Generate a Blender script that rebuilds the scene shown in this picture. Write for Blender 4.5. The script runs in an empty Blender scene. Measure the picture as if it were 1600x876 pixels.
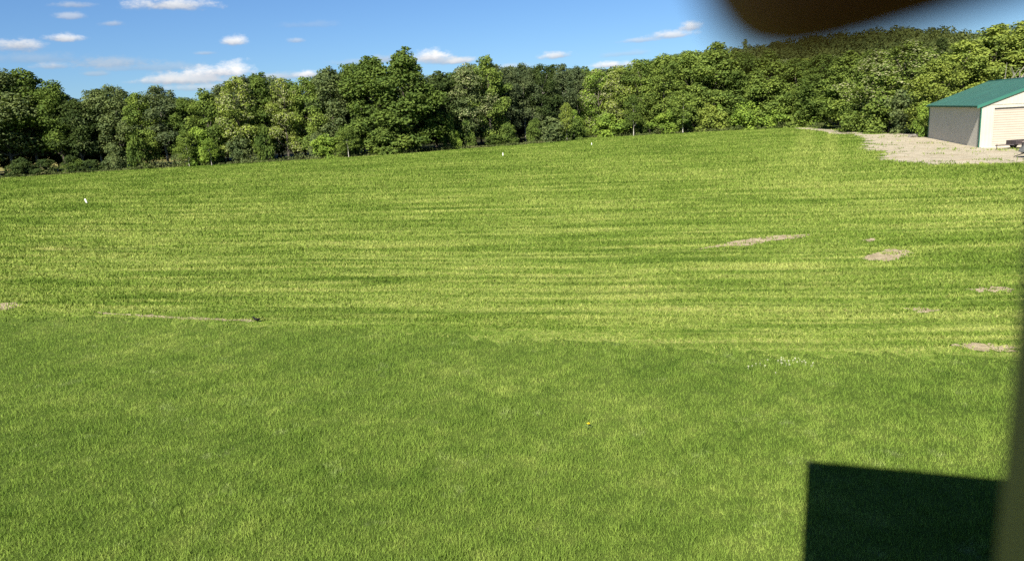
import bpy, bmesh, math, random
import numpy as np
from mathutils import Vector, Matrix

random.seed(7)
rng = np.random.default_rng(7)
S = bpy.context.scene
COL = S.collection
R = math.radians

# ------------------------------------------------------------------ camera, sky, sun, exposure
CAM_H = 5.2
PITCH = math.atan((438 - 186) / 1155.6)
ROLL = math.atan(0.058)
FPX = 1155.6
C0 = Vector((0, 0, CAM_H))
RT = Vector((1, 0, 0)); FW = Vector((0, math.cos(PITCH), -math.sin(PITCH))); UT = Vector((0, math.sin(PITCH), math.cos(PITCH)))
RI = RT * math.cos(ROLL) - UT * math.sin(ROLL)
UI = RT * math.sin(ROLL) + UT * math.cos(ROLL)
cam_d = bpy.data.cameras.new('camera'); cam = bpy.data.objects.new('camera', cam_d); COL.objects.link(cam)
m = Matrix((RI, UI, -FW)).transposed().to_4x4(); m.translation = C0
cam.matrix_world = m
cam_d.lens = 26; cam_d.sensor_width = 36; cam_d.clip_start = 0.008; cam_d.clip_end = 9000
cam_d.dof.use_dof = True; cam_d.dof.focus_distance = 28; cam_d.dof.aperture_fstop = 6.2
S.camera = cam

SUN_AZ = R(23.2)      # the way the light travels, clockwise from +Y
SUN_EL = R(39)
w = bpy.data.worlds.new('World'); S.world = w; w.use_nodes = True
sun_d = bpy.data.lights.new('sun', 'SUN'); sun_d.energy = 5.0; sun_d.angle = R(0.53); sun_d.color = (1, 0.95, 0.85)
sun = bpy.data.objects.new('sun', sun_d); COL.objects.link(sun)
trav = Vector((math.sin(SUN_AZ) * math.cos(SUN_EL), math.cos(SUN_AZ) * math.cos(SUN_EL), -math.sin(SUN_EL)))
sun.rotation_euler = trav.to_track_quat('-Z', 'Y').to_euler(); sun.location = (-20, -40, 60)
S.view_settings.view_transform = 'Standard'; S.view_settings.look = 'None'
S.view_settings.exposure = 1.3; S.view_settings.gamma = 1; S.view_settings.use_curve_mapping = False
S.cycles.use_denoising = False
S.cycles.max_bounces = 6; S.cycles.transparent_max_bounces = 8
S.cycles.sample_clamp_indirect = 4
SKY_STRENGTH = 0.05


class N:
    """small shader node writer"""
    def __init__(s, tree):
        s.t = tree; s.n = tree.nodes; s.l = tree.links
    def new(s, typ, **kw):
        n = s.n.new(typ)
        for k, v in kw.items(): setattr(n, k, v)
        return n
    def put(s, sock, v):
        if hasattr(v, 'is_linked'): s.l.new(v, sock)
        else: sock.default_value = v
    def math(s, op, a, b=None, c=None, clamp=False):
        n = s.new('ShaderNodeMath', operation=op, use_clamp=clamp)
        s.put(n.inputs[0], a)
        if b is not None: s.put(n.inputs[1], b)
        if c is not None: s.put(n.inputs[2], c)
        return n.outputs[0]
    def ramp(s, v, lo, hi, smooth=True, tlo=0.0, thi=1.0):
        n = s.new('ShaderNodeMapRange', interpolation_type='SMOOTHSTEP' if smooth else 'LINEAR')
        s.put(n.inputs[0], v); n.inputs[1].default_value = lo; n.inputs[2].default_value = hi
        n.inputs[3].default_value = tlo; n.inputs[4].default_value = thi
        return n.outputs[0]
    def mix(s, f, a, b, typ='MIX'):
        n = s.new('ShaderNodeMix', data_type='RGBA', blend_type=typ)
        s.put(n.inputs[0], f)
        for i, v in ((6, a), (7, b)):
            if isinstance(v, tuple) and len(v) == 3: v = (*v, 1)
            s.put(n.inputs[i], v)
        return n.outputs[2]
    def xyz(s, x, y, z=0.0):
        n = s.new('ShaderNodeCombineXYZ')
        for i, v in enumerate((x, y, z)): s.put(n.inputs[i], v)
        return n.outputs[0]
    def noise(s, vec, scale, detail=3, rough=0.55, lac=2.0):
        n = s.new('ShaderNodeTexNoise'); s.put(n.inputs['Vector'], vec)
        n.inputs['Scale'].default_value = scale; n.inputs['Detail'].default_value = detail; n.inputs['Roughness'].default_value = rough
        n.inputs['Lacunarity'].default_value = lac
        return n.outputs['Fac']
    def pos(s):
        g = s.new('ShaderNodeNewGeometry'); x = s.new('ShaderNodeSeparateXYZ'); s.l.new(g.outputs['Position'], x.inputs[0])
        return g.outputs['Position'], x.outputs[0], x.outputs[1], x.outputs[2]


def ray(px, py):
    return (RI * ((px - 800) / FPX) + UI * (-(py - 438) / FPX) + FW)
def gnd(px, py):
    d = ray(px, py); t = CAM_H / -d.z
    return Vector((d.x * t, d.y * t, 0))
def azel(px, py):
    d = ray(px, py).normalized()
    return math.atan2(d.x, d.y), math.asin(d.z)
def height_at(px_x, py_top, p):
    """height of a thing standing at ground point p whose top is seen at row py_top"""
    d = ray(px_x, py_top); t = math.hypot(p.x, p.y) / math.hypot(d.x, d.y)
    return CAM_H + d.z * t
def on_az(px_x, py, dist):
    d = ray(px_x, py); k = dist / math.hypot(d.x, d.y)
    return Vector((d.x * k, d.y * k, 0))

# sky with small cumulus clouds
nt = N(w.node_tree); nt.n.clear()
out = nt.new('ShaderNodeOutputWorld'); bg = nt.new('ShaderNodeBackground')
sky = nt.new('ShaderNodeTexSky', sky_type='NISHITA', sun_disc=False, sun_elevation=SUN_EL, sun_rotation=SUN_AZ + math.pi)
sky.air_density = 1.0; sky.dust_density = 0.3; sky.ozone_density = 2.5; sky.altitude = 300
tc = nt.new('ShaderNodeTexCoord'); sp = nt.new('ShaderNodeSeparateXYZ'); nt.l.new(tc.outputs['Generated'], sp.inputs[0])
az = nt.math('ARCTAN2', sp.outputs[0], sp.outputs[1]); el = nt.math('ARCSINE', sp.outputs[2])
cv = nt.xyz(nt.math('MULTIPLY', az, 0.55), el)
n1 = nt.noise(cv, 48, 8, 0.68); n2 = nt.noise(cv, 170, 5, 0.65)
nn = nt.math('ADD', nt.math('MULTIPLY', n1, 1.5), nt.math('MULTIPLY', n2, 0.5))
nn = nt.math('SUBTRACT', nn, 1.0)
CLOUDS = [  # px, py, half width, half height, opacity, brightness
    (30, 72, 44, 15, .85, .75), (98, 61, 38, 9, .9, .85), (112, 26, 26, 7, .5, .6), (118, 9, 36, 7, .45, .5),
    (270, 9, 76, 14, .9, .8), (178, 38, 22, 6, .45, .5), (84, 104, 32, 8, .6, .6),
    (365, 66, 24, 10, .95, .9), (322, 84, 20, 5, .4, .5), (463, 64, 18, 6, .45, .6), (180, 100, 74, 11, .4, .3),
    (150, 116, 26, 5, .35, .3), (300, 126, 90, 14, .85, .7), (430, 121, 80, 10, .6, .5), (345, 114, 62, 18, 1, 1),
    (484, 117, 32, 9, 1, .95), (605, 93, 52, 10, .55, .4), (690, 96, 56, 10, .7, .6), (672, 90, 40, 16, 1, 1), (722, 96, 30, 8, .8, .7),
    (872, 88, 38, 9, .85, .8), (955, 103, 48, 8, .95, .9), (1048, 56, 52, 9, .8, .8), (1078, 43, 24, 12, .8, .8),
    (245, 128, 50, 8, .5, .6), (800, 105, 40, 8, .5, .6), (1000, 64, 40, 6, .5, .6),
    (60, 94, 90, 12, .25, .3), (240, 106, 120, 11, .28, .35), (560, 98, 60, 8, .3, .4), (330, 138, 120, 9, .5, .55), (980, 85, 60, 7, .25, .4), (480, 40, 60, 8, .15, .4),
]
skyc = nt.mix(1.0, sky.outputs[0], (0.50, 0.70, 0.96), 'MULTIPLY')
colr = skyc
CB = 6.5
for (px, py, hw, hh, op, br) in CLOUDS:
    a0, e0 = azel(px, py); wa = hw / FPX * 0.92; we = hh / FPX
    u = nt.math('DIVIDE', nt.math('SUBTRACT', az, a0), wa)
    v = nt.math('DIVIDE', nt.math('SUBTRACT', el, e0), we)
    vn = nt.math('MULTIPLY', nt.math('MINIMUM', v, 0.0), 0.75)
    vv = nt.math('ADD', v, vn)
    d = nt.math('SQRT', nt.math('ADD', nt.math('MULTIPLY', u, u), nt.math('MULTIPLY', vv, vv)))
    d = nt.math('ADD', nt.math('SUBTRACT', 1.0, d), nt.math('MULTIPLY', nn, 1.3))
    mk = nt.math('MULTIPLY', nt.ramp(d, 0.0, 0.85), op)
    sh = nt.ramp(nt.math('ADD', v, nt.math('MULTIPLY', nn, 0.8)), -0.7, 0.5)
    lo = tuple(CB * c * (0.55 + 0.2 * br) for c in (0.60, 0.68, 0.86)); hi = tuple(CB * c * (0.6 + 0.75 * br) for c in (1.0, 1.0, 1.0))
    colr = nt.mix(mk, colr, nt.mix(sh, lo, hi))
nt.l.new(colr, bg.inputs[0]); bg.inputs[1].default_value = SKY_STRENGTH
nt.l.new(bg.outputs[0], out.inputs[0])


# ------------------------------------------------------------------ helpers
def tag(o, label=None, cat=None, group=None, kind=None):
    if label: o['label'] = label
    if cat: o['category'] = cat
    if group: o['group'] = group
    if kind: o['kind'] = kind
    return o
def link(name, me, mat=None, parent=None):
    o = bpy.data.objects.new(name, me); COL.objects.link(o)
    if mat is not None:
        for q in (mat if isinstance(mat, (list, tuple)) else [mat]): me.materials.append(q)
    if parent: o.parent = parent
    return o
def empty(name, loc, rz=0.0):
    o = bpy.data.objects.new(name, None); COL.objects.link(o); o.location = loc; o.rotation_euler = (0, 0, rz)
    o.empty_display_size = 0.3
    return o
def mesh_np(name, verts, faces_flat, sizes, mat_idx=None, smooth=False):
    me = bpy.data.meshes.new(name)
    nv = len(verts); me.vertices.add(nv); me.vertices.foreach_set('co', np.ascontiguousarray(verts, dtype=np.float32).ravel())
    me.loops.add(len(faces_flat)); me.loops.foreach_set('vertex_index', np.ascontiguousarray(faces_flat, dtype=np.int32))
    me.polygons.add(len(sizes))
    st = np.concatenate(([0], np.cumsum(sizes)[:-1])).astype(np.int32)
    me.polygons.foreach_set('loop_start', st)
    if mat_idx is not None: me.polygons.foreach_set('material_index', np.ascontiguousarray(mat_idx, dtype=np.int32))
    me.update(calc_edges=True)
    if smooth: me.polygons.foreach_set('use_smooth', np.ones(len(sizes), dtype=bool))
    return me
class MB:
    def __init__(s): s.v = []; s.f = []
    def poly(s, pts):
        b = len(s.v); s.v += [tuple(p) for p in pts]; s.f.append(tuple(range(b, b + len(pts))))
    def box(s, a, b):
        (x0, y0, z0), (x1, y1, z1) = a, b
        k = len(s.v)
        s.v += [(x0, y0, z0), (x1, y0, z0), (x1, y1, z0), (x0, y1, z0), (x0, y0, z1), (x1, y0, z1), (x1, y1, z1), (x0, y1, z1)]
        for q in ((3, 2, 1, 0), (4, 5, 6, 7), (0, 1, 5, 4), (1, 2, 6, 5), (2, 3, 7, 6), (3, 0, 4, 7)): s.f.append(tuple(k + i for i in q))
    def tube(s, path, radii, n=8, caps=True, flat=1.0):
        path = [Vector(p) for p in path]; k0 = len(s.v)
        for i, p in enumerate(path):
            d = (path[min(i + 1, len(path) - 1)] - path[max(i - 1, 0)]).normalized()
            a = d.cross(Vector((0, 0, 1)));
            if a.length < 1e-3: a = Vector((1, 0, 0))
            a.normalize(); b = a.cross(d)
            for j in range(n):
                t = 2 * math.pi * j / n
                s.v.append(tuple(p + a * (math.cos(t) * radii[i]) + b * (math.sin(t) * radii[i] * flat)))
        for i in range(len(path) - 1):
            for j in range(n):
                s.f.append((k0 + i * n + j, k0 + i * n + (j + 1) % n, k0 + (i + 1) * n + (j + 1) % n, k0 + (i + 1) * n + j))
        if caps:
            s.f.append(tuple(k0 + j for j in range(n))[::-1]); s.f.append(tuple(k0 + (len(path) - 1) * n + j for j in range(n)))
    def build(s, name, mat, parent=None, bevel=0.0, smooth=False):
        me = bpy.data.meshes.new(name); me.from_pydata(s.v, [], s.f); me.update()
        bm = bmesh.new(); bm.from_mesh(me); bmesh.ops.recalc_face_normals(bm, faces=bm.faces)
        if bevel: bmesh.ops.bevel(bm, geom=bm.edges[:], offset=bevel, segments=1, affect='EDGES')
        bm.to_mesh(me); bm.free()
        if smooth:
            for p in me.polygons: p.use_smooth = True
        return link(name, me, mat, parent)


def material(name, rough=0.8, spec=0.3):
    mt = bpy.data.materials.new(name); mt.use_nodes = True
    n = N(mt.node_tree); p = n.n['Principled BSDF']; p.inputs['Roughness'].default_value = rough
    p.inputs['Specular IOR Level'].default_value = spec
    return mt, n, p
def simple(name, col, rough=0.7, var=0.25, scale=6.0, spec=0.3, metal=0.0, dirt=None):
    mt, n, p = material(name, rough, spec)
    P, x, y, z = n.pos()
    f = n.noise(P, scale, 5, 0.65)
    c = n.mix(n.ramp(f, 0.3, 0.7), tuple(q * (1 - var) for q in col), tuple(min(1, q * (1 + var)) for q in col))
    if dirt:
        c = n.mix(n.math('MULTIPLY', n.ramp(n.noise(P, scale * 0.3, 4), 0.5, 0.75), 0.6), c, dirt)
    n.put(p.inputs['Base Color'], c); p.inputs['Metallic'].default_value = metal
    return mt


def stripe_coord(n, x, y):
    k = n.math('MINIMUM', n.math('MULTIPLY_ADD', n.math('SUBTRACT', y, 17.0), 0.0045, 0.20), 0.48)
    k = n.math('MAXIMUM', k, 0.16)
    return n.math('ADD', y, n.math('MULTIPLY', x, k))

def field_color(n):
    P, x, y, z = n.pos()
    s = stripe_coord(n, x, y)
    wob = n.noise(n.xyz(n.math('MULTIPLY', x, 0.06), n.math('MULTIPLY', y, 0.06)), 1.0, 2)
    s2 = n.math('ADD', s, n.math('MULTIPLY', wob, 2.4))
    per = n.math('SINE', n.math('MULTIPLY', s2, 2 * math.pi / 2.9))
    long_streak = n.noise(n.xyz(n.math('MULTIPLY', x, 0.10), n.math('MULTIPLY', s2, 0.95)), 1.0, 4, 0.6)
    fine = n.noise(n.xyz(n.math('MULTIPLY', x, 0.40), n.math('MULTIPLY', s2, 2.6)), 1.0, 4, 0.65)
    patch = n.noise(P, 0.07, 3, 0.55)
    spk = n.noise(P, 7.0, 4, 0.8)
    f = n.math('ADD', n.math('MULTIPLY', per, 0.05), n.math('MULTIPLY', long_streak, 1.0))
    f = n.math('ADD', f, n.math('MULTIPLY', fine, 0.75)); f = n.math('ADD', f, n.math('MULTIPLY', patch, 0.55))
    f = n.math('SUBTRACT', n.math('ADD', f, n.math('MULTIPLY', spk, 1.25)), 0.40)
    f = n.math('ADD', f, n.ramp(y, 20, 120, True, 0.06, -0.06))
    g = n.mix(n.ramp(f, 1.05, 1.40, False), FIELD_DARK, FIELD_MID)
    g = n.mix(n.ramp(f, 1.36, 1.75, False), g, FIELD_LIGHT)
    st = n.noise(n.xyz(n.math('MULTIPLY', x, 0.07), n.math('MULTIPLY', s2, 1.7)), 1.0, 2, 0.5)
    brk = n.noise(n.xyz(n.math('MULTIPLY', x, 0.3), n.math('MULTIPLY', y, 0.3)), 1.0, 3)
    thin = n.math('MULTIPLY', n.ramp(st, 0.52, 0.66), n.ramp(brk, 0.35, 0.6))
    g = n.mix(n.math('MULTIPLY', thin, 0.75), g, FIELD_LIGHT)
    dk = n.ramp(st, 0.44, 0.34); g = n.mix(n.math('MULTIPLY', dk, 0.5), g, FIELD_DARK)
    for (pa, pb, wdt) in ((gnd(1262, 203), gnd(1238, 300), 1.6), (gnd(1300, 212), gnd(1290, 300), 1.2)):
        dx, dy = pb.x - pa.x, pb.y - pa.y; L = math.hypot(dx, dy)
        dist = n.math('ABSOLUTE', n.math('ADD', n.math('MULTIPLY', x, dy / L), n.math('MULTIPLY_ADD', y, -dx / L, (pa.y * dx - pa.x * dy) / L)))
        mk = n.math('MULTIPLY', n.ramp(dist, wdt, wdt * 0.3), n.ramp(y, 45, 75)); g = n.mix(n.math('MULTIPLY', n.math('MULTIPLY', mk, brk), 0.45), g, FIELD_LIGHT)
    straw = n.math('MULTIPLY', n.ramp(f, 1.62, 1.90), 0.6)
    return n.mix(straw, g, (0.27, 0.235, 0.105))
FIELD_DARK = (0.050, 0.088, 0.012); FIELD_MID = (0.124, 0.186, 0.028); FIELD_LIGHT = (0.295, 0.325, 0.085)

def lawn_color(n):
    P, x, y, z = n.pos()
    a = n.noise(P, 0.45, 4, 0.6); b = n.noise(P, 2.3, 4, 0.6); c = n.noise(P, 45, 3, 0.7)
    big = n.noise(P, 0.13, 2)
    f = n.math('ADD', n.math('ADD', n.math('MULTIPLY', a, 0.7), n.math('MULTIPLY', b, 0.75)), n.math('MULTIPLY', c, 0.8))
    f = n.math('ADD', f, n.math('MULTIPLY', big, 0.35))
    g = n.mix(n.ramp(f, 0.95, 1.30, False), (0.052, 0.095, 0.014), (0.112, 0.165, 0.028))
    g = n.mix(n.ramp(f, 1.32, 1.72, False), g, (0.225, 0.265, 0.062))
    pale = n.math('MULTIPLY', n.ramp(n.noise(P, 1.25, 5, 0.75), 0.58, 0.70), n.ramp(c, 0.35, 0.6))
    return n.mix(n.math('MULTIPLY', pale, 0.7), g, (0.235, 0.275, 0.105))

def leafy(name, colf, trans=0.25, rough=0.6, gain=1.0):
    mt = bpy.data.materials.new(name); mt.use_nodes = True; n = N(mt.node_tree); n.n.clear()
    o = n.new('ShaderNodeOutputMaterial'); d = n.new('ShaderNodeBsdfDiffuse'); t = n.new('ShaderNodeBsdfTranslucent'); mx = n.new('ShaderNodeMixShader')
    c = colf(n)
    if gain != 1.0: c = n.mix(1.0, c, (gain, gain, gain), 'MULTIPLY')
    n.l.new(c, d.inputs[0]); n.l.new(n.mix(1.0, c, (1.15, 1.2, 0.6), 'MULTIPLY'), t.inputs[0])
    mx.inputs[0].default_value = trans; n.l.new(d.outputs[0], mx.inputs[1]); n.l.new(t.outputs[0], mx.inputs[2]); n.l.new(mx.outputs[0], o.inputs[0])
    return mt
def ground_mat(name, colf, gain=1.0, bump=0.0, bscale=12):
    mt, n, p = material(name, 0.95, 0.05)
    c = colf(n)
    if gain != 1.0: c = n.mix(1.0, c, (gain, gain, gain), 'MULTIPLY')
    n.put(p.inputs['Base Color'], c)
    if bump:
        P, x, y, z = n.pos(); b = n.new('ShaderNodeBump'); b.inputs['Distance'].default_value = bump; n.put(b.inputs['Height'], n.noise(P, bscale, 5, 0.7)); n.l.new(b.outputs[0], p.inputs['Normal'])
    return mt
def tone(*cols, scale=1.0, rough=0.6, lo=0.35, hi=0.65, fine=None):
    def f(n):
        P, x, y, z = n.pos(); q = n.noise(P, scale, 6, rough)
        if fine: q = n.math('ADD', n.math('MULTIPLY', q, 0.6), n.math('MULTIPLY', n.noise(P, fine, 3, 0.7), 0.4))
        c = n.mix(n.ramp(q, lo, hi), cols[0], cols[1])
        if len(cols) > 2: c = n.mix(n.math('MULTIPLY', n.ramp(n.noise(P, scale * 0.27, 4), 0.5, 0.72), 0.7), c, cols[2])
        return c
    return f

M = {}
M['field'] = ground_mat('field_turf', field_color, 0.85, 0.05, 7)
M['field_grass'] = leafy('field_stems', field_color, 0.18)
M['lawn'] = ground_mat('lawn_turf', lawn_color, 0.6, 0.02, 30)
M['lawn_grass'] = leafy('lawn_blades', lawn_color, 0.25, gain=1.5)
M['floor'] = ground_mat('forest_floor', tone((0.02, 0.022, 0.010), (0.045, 0.042, 0.02), (0.03, 0.05, 0.012), scale=0.5))
M['hay'] = ground_mat('hay', tone((0.13, 0.12, 0.04), (0.22, 0.19, 0.06), scale=0.2))
def gravel_color(n):
    P, x, y, z = n.pos(); base = tone((0.27, 0.235, 0.165), (0.42, 0.368, 0.27), (0.30, 0.245, 0.155), scale=1.1, fine=9.0)(n)
    u = n.math('ADD', n.math('MULTIPLY', x, 0.94), n.math('MULTIPLY', y, -0.34)); v = n.math('ADD', n.math('MULTIPLY', x, 0.34), n.math('MULTIPLY', y, 0.94))
    rut = n.ramp(n.noise(n.xyz(n.math('MULTIPLY', u, 0.12), n.math('MULTIPLY', v, 1.3)), 1.0, 3, 0.6), 0.52, 0.66)
    base = n.mix(n.math('MULTIPLY', rut, 0.55), base, (0.22, 0.185, 0.125))
    return n.mix(n.math('MULTIPLY', n.ramp(n.noise(P, 0.22, 3), 0.55, 0.7), 0.5), base, (0.44, 0.395, 0.30))
M['gravel'] = ground_mat('gravel', gravel_color, 1.0, 0.06, 6)
M['soil'] = ground_mat('soil', tone((0.21, 0.165, 0.10), (0.40, 0.335, 0.215), (0.30, 0.25, 0.14), scale=2.5, fine=14.0), 1.0, 0.05, 9)
M['bark'] = simple('bark', (0.10, 0.085, 0.065), 0.9, 0.45, 3.0)
M['birch'] = simple('birch_bark', (0.36, 0.34, 0.29), 0.9, 0.3, 2.0)
M['pale_bark'] = simple('pale_bark', (0.21, 0.19, 0.155), 0.9, 0.35, 2.0)

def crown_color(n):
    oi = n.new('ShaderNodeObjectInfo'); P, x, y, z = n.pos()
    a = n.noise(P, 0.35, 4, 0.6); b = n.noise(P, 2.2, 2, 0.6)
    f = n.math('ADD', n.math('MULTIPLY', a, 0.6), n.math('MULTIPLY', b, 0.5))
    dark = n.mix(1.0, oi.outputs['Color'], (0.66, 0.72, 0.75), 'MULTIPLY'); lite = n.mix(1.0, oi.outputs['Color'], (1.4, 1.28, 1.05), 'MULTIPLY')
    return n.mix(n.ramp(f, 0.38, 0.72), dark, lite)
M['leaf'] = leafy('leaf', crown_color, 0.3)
M['blossom'] = leafy('blossom', tone((0.17, 0.19, 0.08), (0.29, 0.29, 0.15), scale=1.3), 0.2)

# ------------------------------------------------------------------ land
def disc(name, r, z, mat, segs=96, rings=(0.02, 0.05, 0.1, 0.2, 0.4, 1.0)):
    b = MB(); b.v.append((0, 0, z))
    for q in rings:
        for i in range(segs):
            a = 2 * math.pi * i / segs; b.v.append((math.sin(a) * r * q, math.cos(a) * r * q, z))
    for i in range(segs): b.f.append((0, 1 + (i + 1) % segs, 1 + i))
    for k in range(len(rings) - 1):
        for i in range(segs):
            b.f.append((1 + k * segs + i, 1 + k * segs + (i + 1) % segs, 1 + (k + 1) * segs + (i + 1) % segs, 1 + (k + 1) * segs + i))
    return b.build(name, mat)
g = disc('ground', 5000, 0, M['floor']); tag(g, 'dark leaf littered woodland ground running to the horizon', 'ground', kind='structure')

# the far edge of the mown field in photo columns, turned into ground points
EDGE_PX = [(-420, 301), (-200, 288), (0, 278), (140, 269), (300, 259.5), (400, 254), (500, 248), (630, 240), (720, 232.5), (800, 227), (880, 220.5), (893, 219.5), (899, 215.5), (1000, 211.5), (1070, 207.5), (1150, 203), (1250, 198.5), (1290, 199.5), (1335, 205), (1380, 208), (1450, 208.5), (1700, 216), (1900, 214)]
EDGE = [gnd(x, y + 0.5) for x, y in EDGE_PX]
def edge_point(px):
    xs = [e[0] for e in EDGE_PX]
    return gnd(px, float(np.interp(px, xs, [e[1] for e in EDGE_PX])))
b = MB(); ed = []
for i in range(len(EDGE) - 1):
    for k in range(6):
        t = k / 6; p = EDGE[i].lerp(EDGE[i + 1], t); d = p.normalized()
        ed.append(p + d * rng.normal(0, 0.5))
b.poly([(-90, 3, 0.004), (-90, -60, 0.004), (110, -60, 0.004), (110, 60, 0.004)] + [(p.x, p.y, 0.004) for p in reversed(ed)])
f = b.build('field', M['field']); tag(f, 'broad mown hay field in pale streaks between lawn and wood', 'field', kind='structure')

LAWN_PX = [(-330, 497), (-150, 494), (0, 492), (150, 492), (400, 503), (600, 510), (800, 521), (1000, 534), (1200, 546), (1400, 550), (1580, 556), (1750, 566), (1950, 585)]
LAWN = [gnd(x, y) for x, y in LAWN_PX]
LX = np.array([p.x for p in LAWN]); LY = np.array([p.y for p in LAWN])
def lawn_edge(x): return np.interp(x, LX, LY)
b = MB(); top = []
for x in np.linspace(-26, 26, 240): top.append((x, lawn_edge(x) - 0.3 + rng.normal(0, 0.25), 0.008))
b.poly([(26, -40, 0.008), (-26, -40, 0.008)][::-1] + top[::-1])
l = b.build('lawn', M['lawn']); tag(l, 'darker close grown lawn in front of the hay field', 'lawn', kind='structure')

b = MB(); pts = [on_az(x, 270, d) for x, d in ((-300, 172), (60, 172), (330, 170), (420, 330), (0, 520), (-500, 400))]
b.poly([(p.x, p.y, 0.004) for p in pts]); hf = b.build('hay_field', M['hay']); tag(hf, 'sunlit straw yellow field glimpsed behind the dark left hand trunks', 'field', kind='structure')

def ragged(name, pxs, z, mat, label, jit, sub=10, cat='ground'):
    P = [gnd(*q) for q in pxs]; out = []
    for i in range(len(P)):
        a, c = P[i], P[(i + 1) % len(P)]; nrm = Vector((c.y - a.y, a.x - c.x, 0)).normalized()
        for k in range(sub):
            out.append(a.lerp(c, k / sub) + nrm * (rng.normal(0, jit)) + (c - a) * rng.normal(0, 0.02))
    bm = bmesh.new(); vs = [bm.verts.new((p.x, p.y, z)) for p in out]; fc = bm.faces.new(vs); bmesh.ops.triangulate(bm, faces=[fc]); bmesh.ops.recalc_face_normals(bm, faces=bm.faces)
    me = bpy.data.meshes.new(name); bm.to_mesh(me); bm.free()
    o = link(name, me, mat); tag(o, label, cat, kind='structure'); return out
SOIL = []
def soil(name, pxs, label, jit, z=0.010): SOIL.append([(p.x, p.y) for p in ragged(name, pxs, z, M['soil'], label, jit)])
GRAVEL = ragged('gravel_pad', [(1336, 210.5), (1420, 208.5), (1470, 207), (1800, 203), (1900, 232), (1600, 254), (1540, 256), (1480, 257), (1420, 254), (1370, 249), (1385, 241), (1356, 232), (1352, 222)], 0.012, M['gravel'], 'pale tan gravel yard in front of the metal barn', 0.55, 16, 'gravel')
TRACK = ragged('dirt_track', [(1240, 200), (1268, 199.8), (1300, 203), (1345, 207.5), (1348, 211), (1300, 209), (1266, 202.5), (1240, 201)], 0.009, M['gravel'], 'thin dusty track between the wood edge and gravel yard', 0.3, 8, 'track')
soil('bare_soil', [(1085, 390), (1130, 381), (1155, 375), (1215, 368), (1268, 366), (1255, 371), (1205, 377), (1170, 384), (1130, 385)], 'long streak of bare tan soil in mid field', 0.06)
soil('bare_soil', [(1340, 403), (1375, 394), (1392, 389), (1425, 392), (1412, 400), (1395, 408), (1362, 407)], 'ragged bare soil patch right of the long streak', 0.10)
soil('bare_soil', [(1350, 375), (1365, 372), (1370, 376), (1355, 379)], 'tiny bare soil spot above the ragged patch', 0.05)
soil('bare_soil', [(1510, 452), (1550, 448), (1582, 450), (1578, 456), (1540, 457)], 'thin bare soil sliver beside the post in field', 0.06)
soil('bare_soil', [(1480, 541), (1520, 536), (1586, 542), (1584, 550), (1530, 548)], 'bare soil strip on lawn edge near the post', 0.06, 0.014)
soil('bare_soil', [(1410, 482), (1440, 480), (1470, 486), (1440, 489)], 'faint dry soil fleck below the thin sliver', 0.06)
soil('bare_soil', [(-30, 475), (20, 473), (38, 476), (12, 484), (-30, 486)], 'bare soil patch at the far left lawn edge', 0.06)

soil('bare_soil', [(145, 488), (200, 490.5), (290, 495), (400, 500.5), (400, 503), (290, 498), (200, 493.5)], 'thin straw coloured line along the left lawn edge', 0.04)
def in_poly(x, y, poly):
    ins = np.zeros(len(x), bool); n = len(poly)
    for i in range(n):
        x0, y0 = poly[i]; x1, y1 = poly[(i + 1) % n]
        if y0 == y1: continue
        c = ((y0 > y) != (y1 > y)) & (x < (x1 - x0) * (y - y0) / (y1 - y0) + x0)
        ins ^= c
    return ins

# hill behind the wood on the right
CREST = [(700, 160), (800, 140), (900, 122), (1000, 105), (1100, 86), (1190, 75), (1300, 59), (1400, 49), (1480, 51), (1510, 55), (1600, 68), (1750, 95), (2100, 140)]
HAZ = np.array([azel(*q)[0] for q in CREST]); HH = np.array([max(0.0, CAM_H + 455 * math.tan(azel(*q)[1]) - 14.5) for q in CREST])
def hill_h(a, r): t = np.clip((r - 185) / 270.0, 0, 1); return np.interp(a, HAZ, HH) * (t * t * (3 - 2 * t)) * np.where(r > 470, np.clip(1 - (r - 470) / 500, 0.2, 1), 1) - 0.3
A = np.linspace(HAZ[0], HAZ[-1], 60); RR = np.concatenate((np.linspace(175, 470, 30), np.linspace(500, 1000, 8)))
vv = [(math.sin(a) * r, math.cos(a) * r, float(hill_h(a, r))) for a in A for r in RR]; nr = len(RR)
ff = [(i * nr + j, i * nr + j + 1, (i + 1) * nr + j + 1, (i + 1) * nr + j) for i in range(len(A) - 1) for j in range(nr - 1)]
b = MB(); b.v = vv; b.f = ff; hl = b.build('hill', M['floor'], smooth=True); tag(hl, 'long wooded hill rising behind the wood on the right', 'hill', kind='structure')
b = MB(); rid = []
for i in range(40):
    a = R(-60 + i * 1.6); hgt = 75 + 18 * math.sin(i * 0.6) + 8 * math.sin(i * 1.7)
    rid.append((a, hgt))
M['ridge'] = ground_mat('ridge', tone((0.035, 0.06, 0.055), (0.05, 0.08, 0.065), scale=0.02))  # distance haze put into the colour as a blue tint
for i in range(40):
    a, hgt = rid[i]
    for r, k in ((1900, 0.0), (2150, 0.75), (2400, 1.0), (2900, 0.0)): b.v.append((math.sin(a) * r, math.cos(a) * r, hgt * k - 1))
for i in range(39):
    for j in range(3): b.f.append((i * 4 + j, i * 4 + j + 1, i * 4 + 5 + j, i * 4 + 4 + j))
dr = b.build('distant_hill', M['ridge'], smooth=True); tag(dr, 'low blue green ridge far beyond the treetops on the left', 'hill', kind='structure')

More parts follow.
